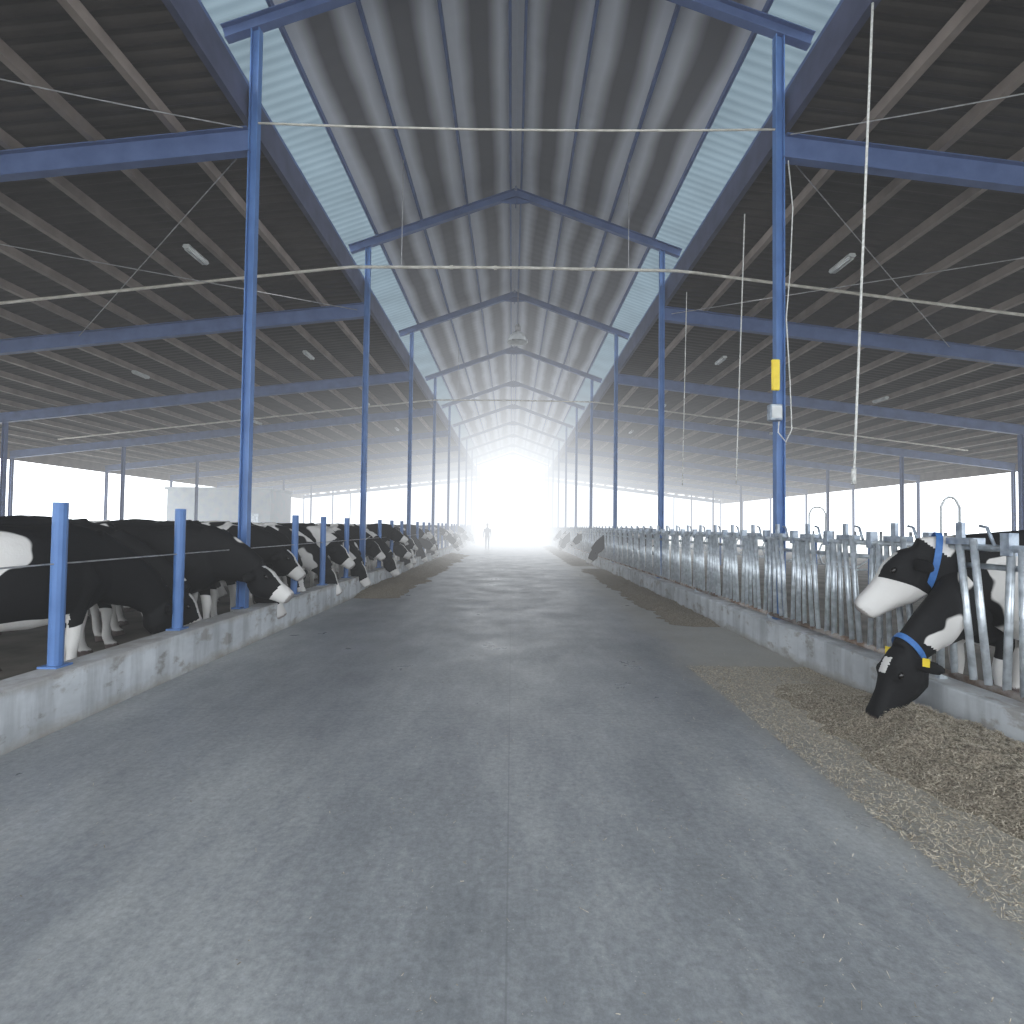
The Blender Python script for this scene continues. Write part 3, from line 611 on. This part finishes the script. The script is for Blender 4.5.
def person(x,y):
    parts=[loft([((0,0,.88),.16,.11),((0,0,1.0),.15,.10),((0,0,1.2),.17,.115),((0,0,1.38),.19,.11),((0,0,1.46),.10,.07),((0,0,1.52),.055,.055),((0,0,1.57),.055,.06)],16,2.2,lat0=(1,0,0)),
           ellipsoid((0,-.01,1.66),((0,0,.12),(.075,0,0),(0,.095,0))), ellipsoid((0,-.105,1.65),((0,0,.02),(.012,0,0),(0,.018,0)),8)]
    for s in (-1,1):
        o=.16*s
        parts.append(loft([((s*.09,0,.92),.09,.10),((s*.095,-o*.45,.5),.062,.07),((s*.095,-o*.6,.42),.055,.06),((s*.1,-o*.7,.1),.042,.045),((s*.1,-o*.75,.03),.05,.05)],12,2,lat0=(1,0,0)))
        parts.append(loft([((s*.1,-o*.75+.06,.035),.04,.035),((s*.1,-o*.75-.08,.04),.045,.04),((s*.1,-o*.75-.18,.025),.035,.025)],10,2,lat0=(1,0,0)))
        parts.append(loft([((s*.19,0,1.40),.055,.06),((s*.24,.02+o*.3,1.14),.042,.045),((s*.25,-.02+o*.9,.90),.032,.035),((s*.25,-.04+o,.82),.02,.04),((s*.245,-.05+o,.74),.016,.03)],10,2,lat0=(1,0,0)))
    me=remesh(parts,.014,2); me.name='person'
    m,nt,b,out=newmat('work_clothes'); tc=N(nt,'ShaderNodeTexCoord'); sx=N(nt,'ShaderNodeSeparateXYZ'); nt.links.new(tc.outputs['Object'],sx.inputs[0])
    mr=N(nt,'ShaderNodeMapRange'); nt.links.new(sx.outputs[2],mr.inputs[0]); mr.inputs[2].default_value=2.0
    r=ramp(nt,mr.outputs[0],[(0,(.02,.02,.02)),(.04,(.03,.035,.05)),(.47,(.04,.05,.09)),(.765,(.3,.18,.13))]); r.color_ramp.interpolation='CONSTANT'
    nt.links.new(r.outputs[0],b.inputs['Base Color']); me.materials.append(m)
    o=bpy.data.objects.new('person',me); COL.objects.link(o); o.location=(x,y,0); tag(o,'person in dark work clothes walking along the feed passage','person')
    hv,hf=ellipsoid((0,.015,1.70),((0,0,.095),(.083,0,0),(0,.095,0))); meshobj('hair',hv,hf,M_eye,o,smooth=True)
person(-1.7,38.0)

# ---------------------------------------------------------------- haze: self-glowing air for scattered light and bloom, thicker towards the far doorway
def haze():
    m=bpy.data.materials.new('glowing_air'); m.use_nodes=True; nt=m.node_tree; nt.nodes.clear(); out=N(nt,'ShaderNodeOutputMaterial')
    tc=N(nt,'ShaderNodeTexCoord'); sx=N(nt,'ShaderNodeSeparateXYZ'); nt.links.new(tc.outputs['Object'],sx.inputs[0])
    def M(op,a,b=None,c=None):
        n=N(nt,'ShaderNodeMath',operation=op)
        for i,q in enumerate((a,b,c)):
            if q is None: continue
            if isinstance(q,(int,float)): n.inputs[i].default_value=q
            else: nt.links.new(q,n.inputs[i])
        return n.outputs[0]
    mr=N(nt,'ShaderNodeMapRange'); nt.links.new(sx.outputs[1],mr.inputs[0]); mr.inputs[1].default_value=13; mr.inputs[2].default_value=60
    ty=mr.outputs[0]
    x8=M('DIVIDE',sx.outputs[0],7.0); g=M('EXPONENT',M('MULTIPLY',M('MULTIPLY',x8,x8),-1.0))
    gx=M('MULTIPLY_ADD',g,0.78,0.22)
    mz=N(nt,'ShaderNodeMapRange'); nt.links.new(sx.outputs[2],mz.inputs[0]); mz.inputs[1].default_value=2.0; mz.inputs[2].default_value=9.5; mz.inputs[3].default_value=1.15; mz.inputs[4].default_value=0.5
    dens=M('MULTIPLY_ADD',M('MULTIPLY',M('MULTIPLY',ty,gx),mz.outputs[0]),0.155,0.0035)
    lum=M('MULTIPLY_ADD',M('MULTIPLY',M('MULTIPLY',ty,gx),mz.outputs[0]),0.9,0.80)
    ab=N(nt,'ShaderNodeVolumeAbsorption'); ab.inputs[0].default_value=(0,0,0,1); nt.links.new(dens,ab.inputs[1])
    em=N(nt,'ShaderNodeEmission'); em.inputs[0].default_value=(.93,.965,1,1); nt.links.new(M('MULTIPLY',dens,lum),em.inputs[1])  # haze glow is put in as emission; the volume scatters no light
    ad=N(nt,'ShaderNodeAddShader'); nt.links.new(ab.outputs[0],ad.inputs[0]); nt.links.new(em.outputs[0],ad.inputs[1]); nt.links.new(ad.outputs[0],out.inputs['Volume'])
    o=meshobj('glow_haze',*boxvf((-24,-6.5,-0.105),(24,64,10.4)),m); tag(o,'self-glowing haze standing in for bright dusty glare in the barn air','haze',None,'structure')
if HAZE: haze()

# ---------------------------------------------------------------- light
S.view_settings.view_transform='Standard'
w=bpy.data.worlds.new('World'); S.world=w; w.use_nodes=True; nt=w.node_tree; bg=nt.nodes['Background']
bg.inputs[0].default_value=(0.90,0.955,1.0,1); bg.inputs[1].default_value=4.2
sun=bpy.data.lights.new('sun','SUN'); sun.energy=4; sun.angle=math.radians(6); so=bpy.data.objects.new('sun',sun); COL.objects.link(so)
so.rotation_euler=(math.radians(-48),0,math.radians(8))

cam=bpy.data.cameras.new('cam'); co=bpy.data.objects.new('camera',cam); COL.objects.link(co); S.camera=co
cam.sensor_width=36; cam.lens=545/1024*36; cam.clip_end=1000
R=Matrix.Rotation(math.radians(90+1.58),4,'X')@Matrix.Rotation(math.radians(0.7),4,'Z')
co.matrix_world=Matrix.Translation((0,0,H))@R
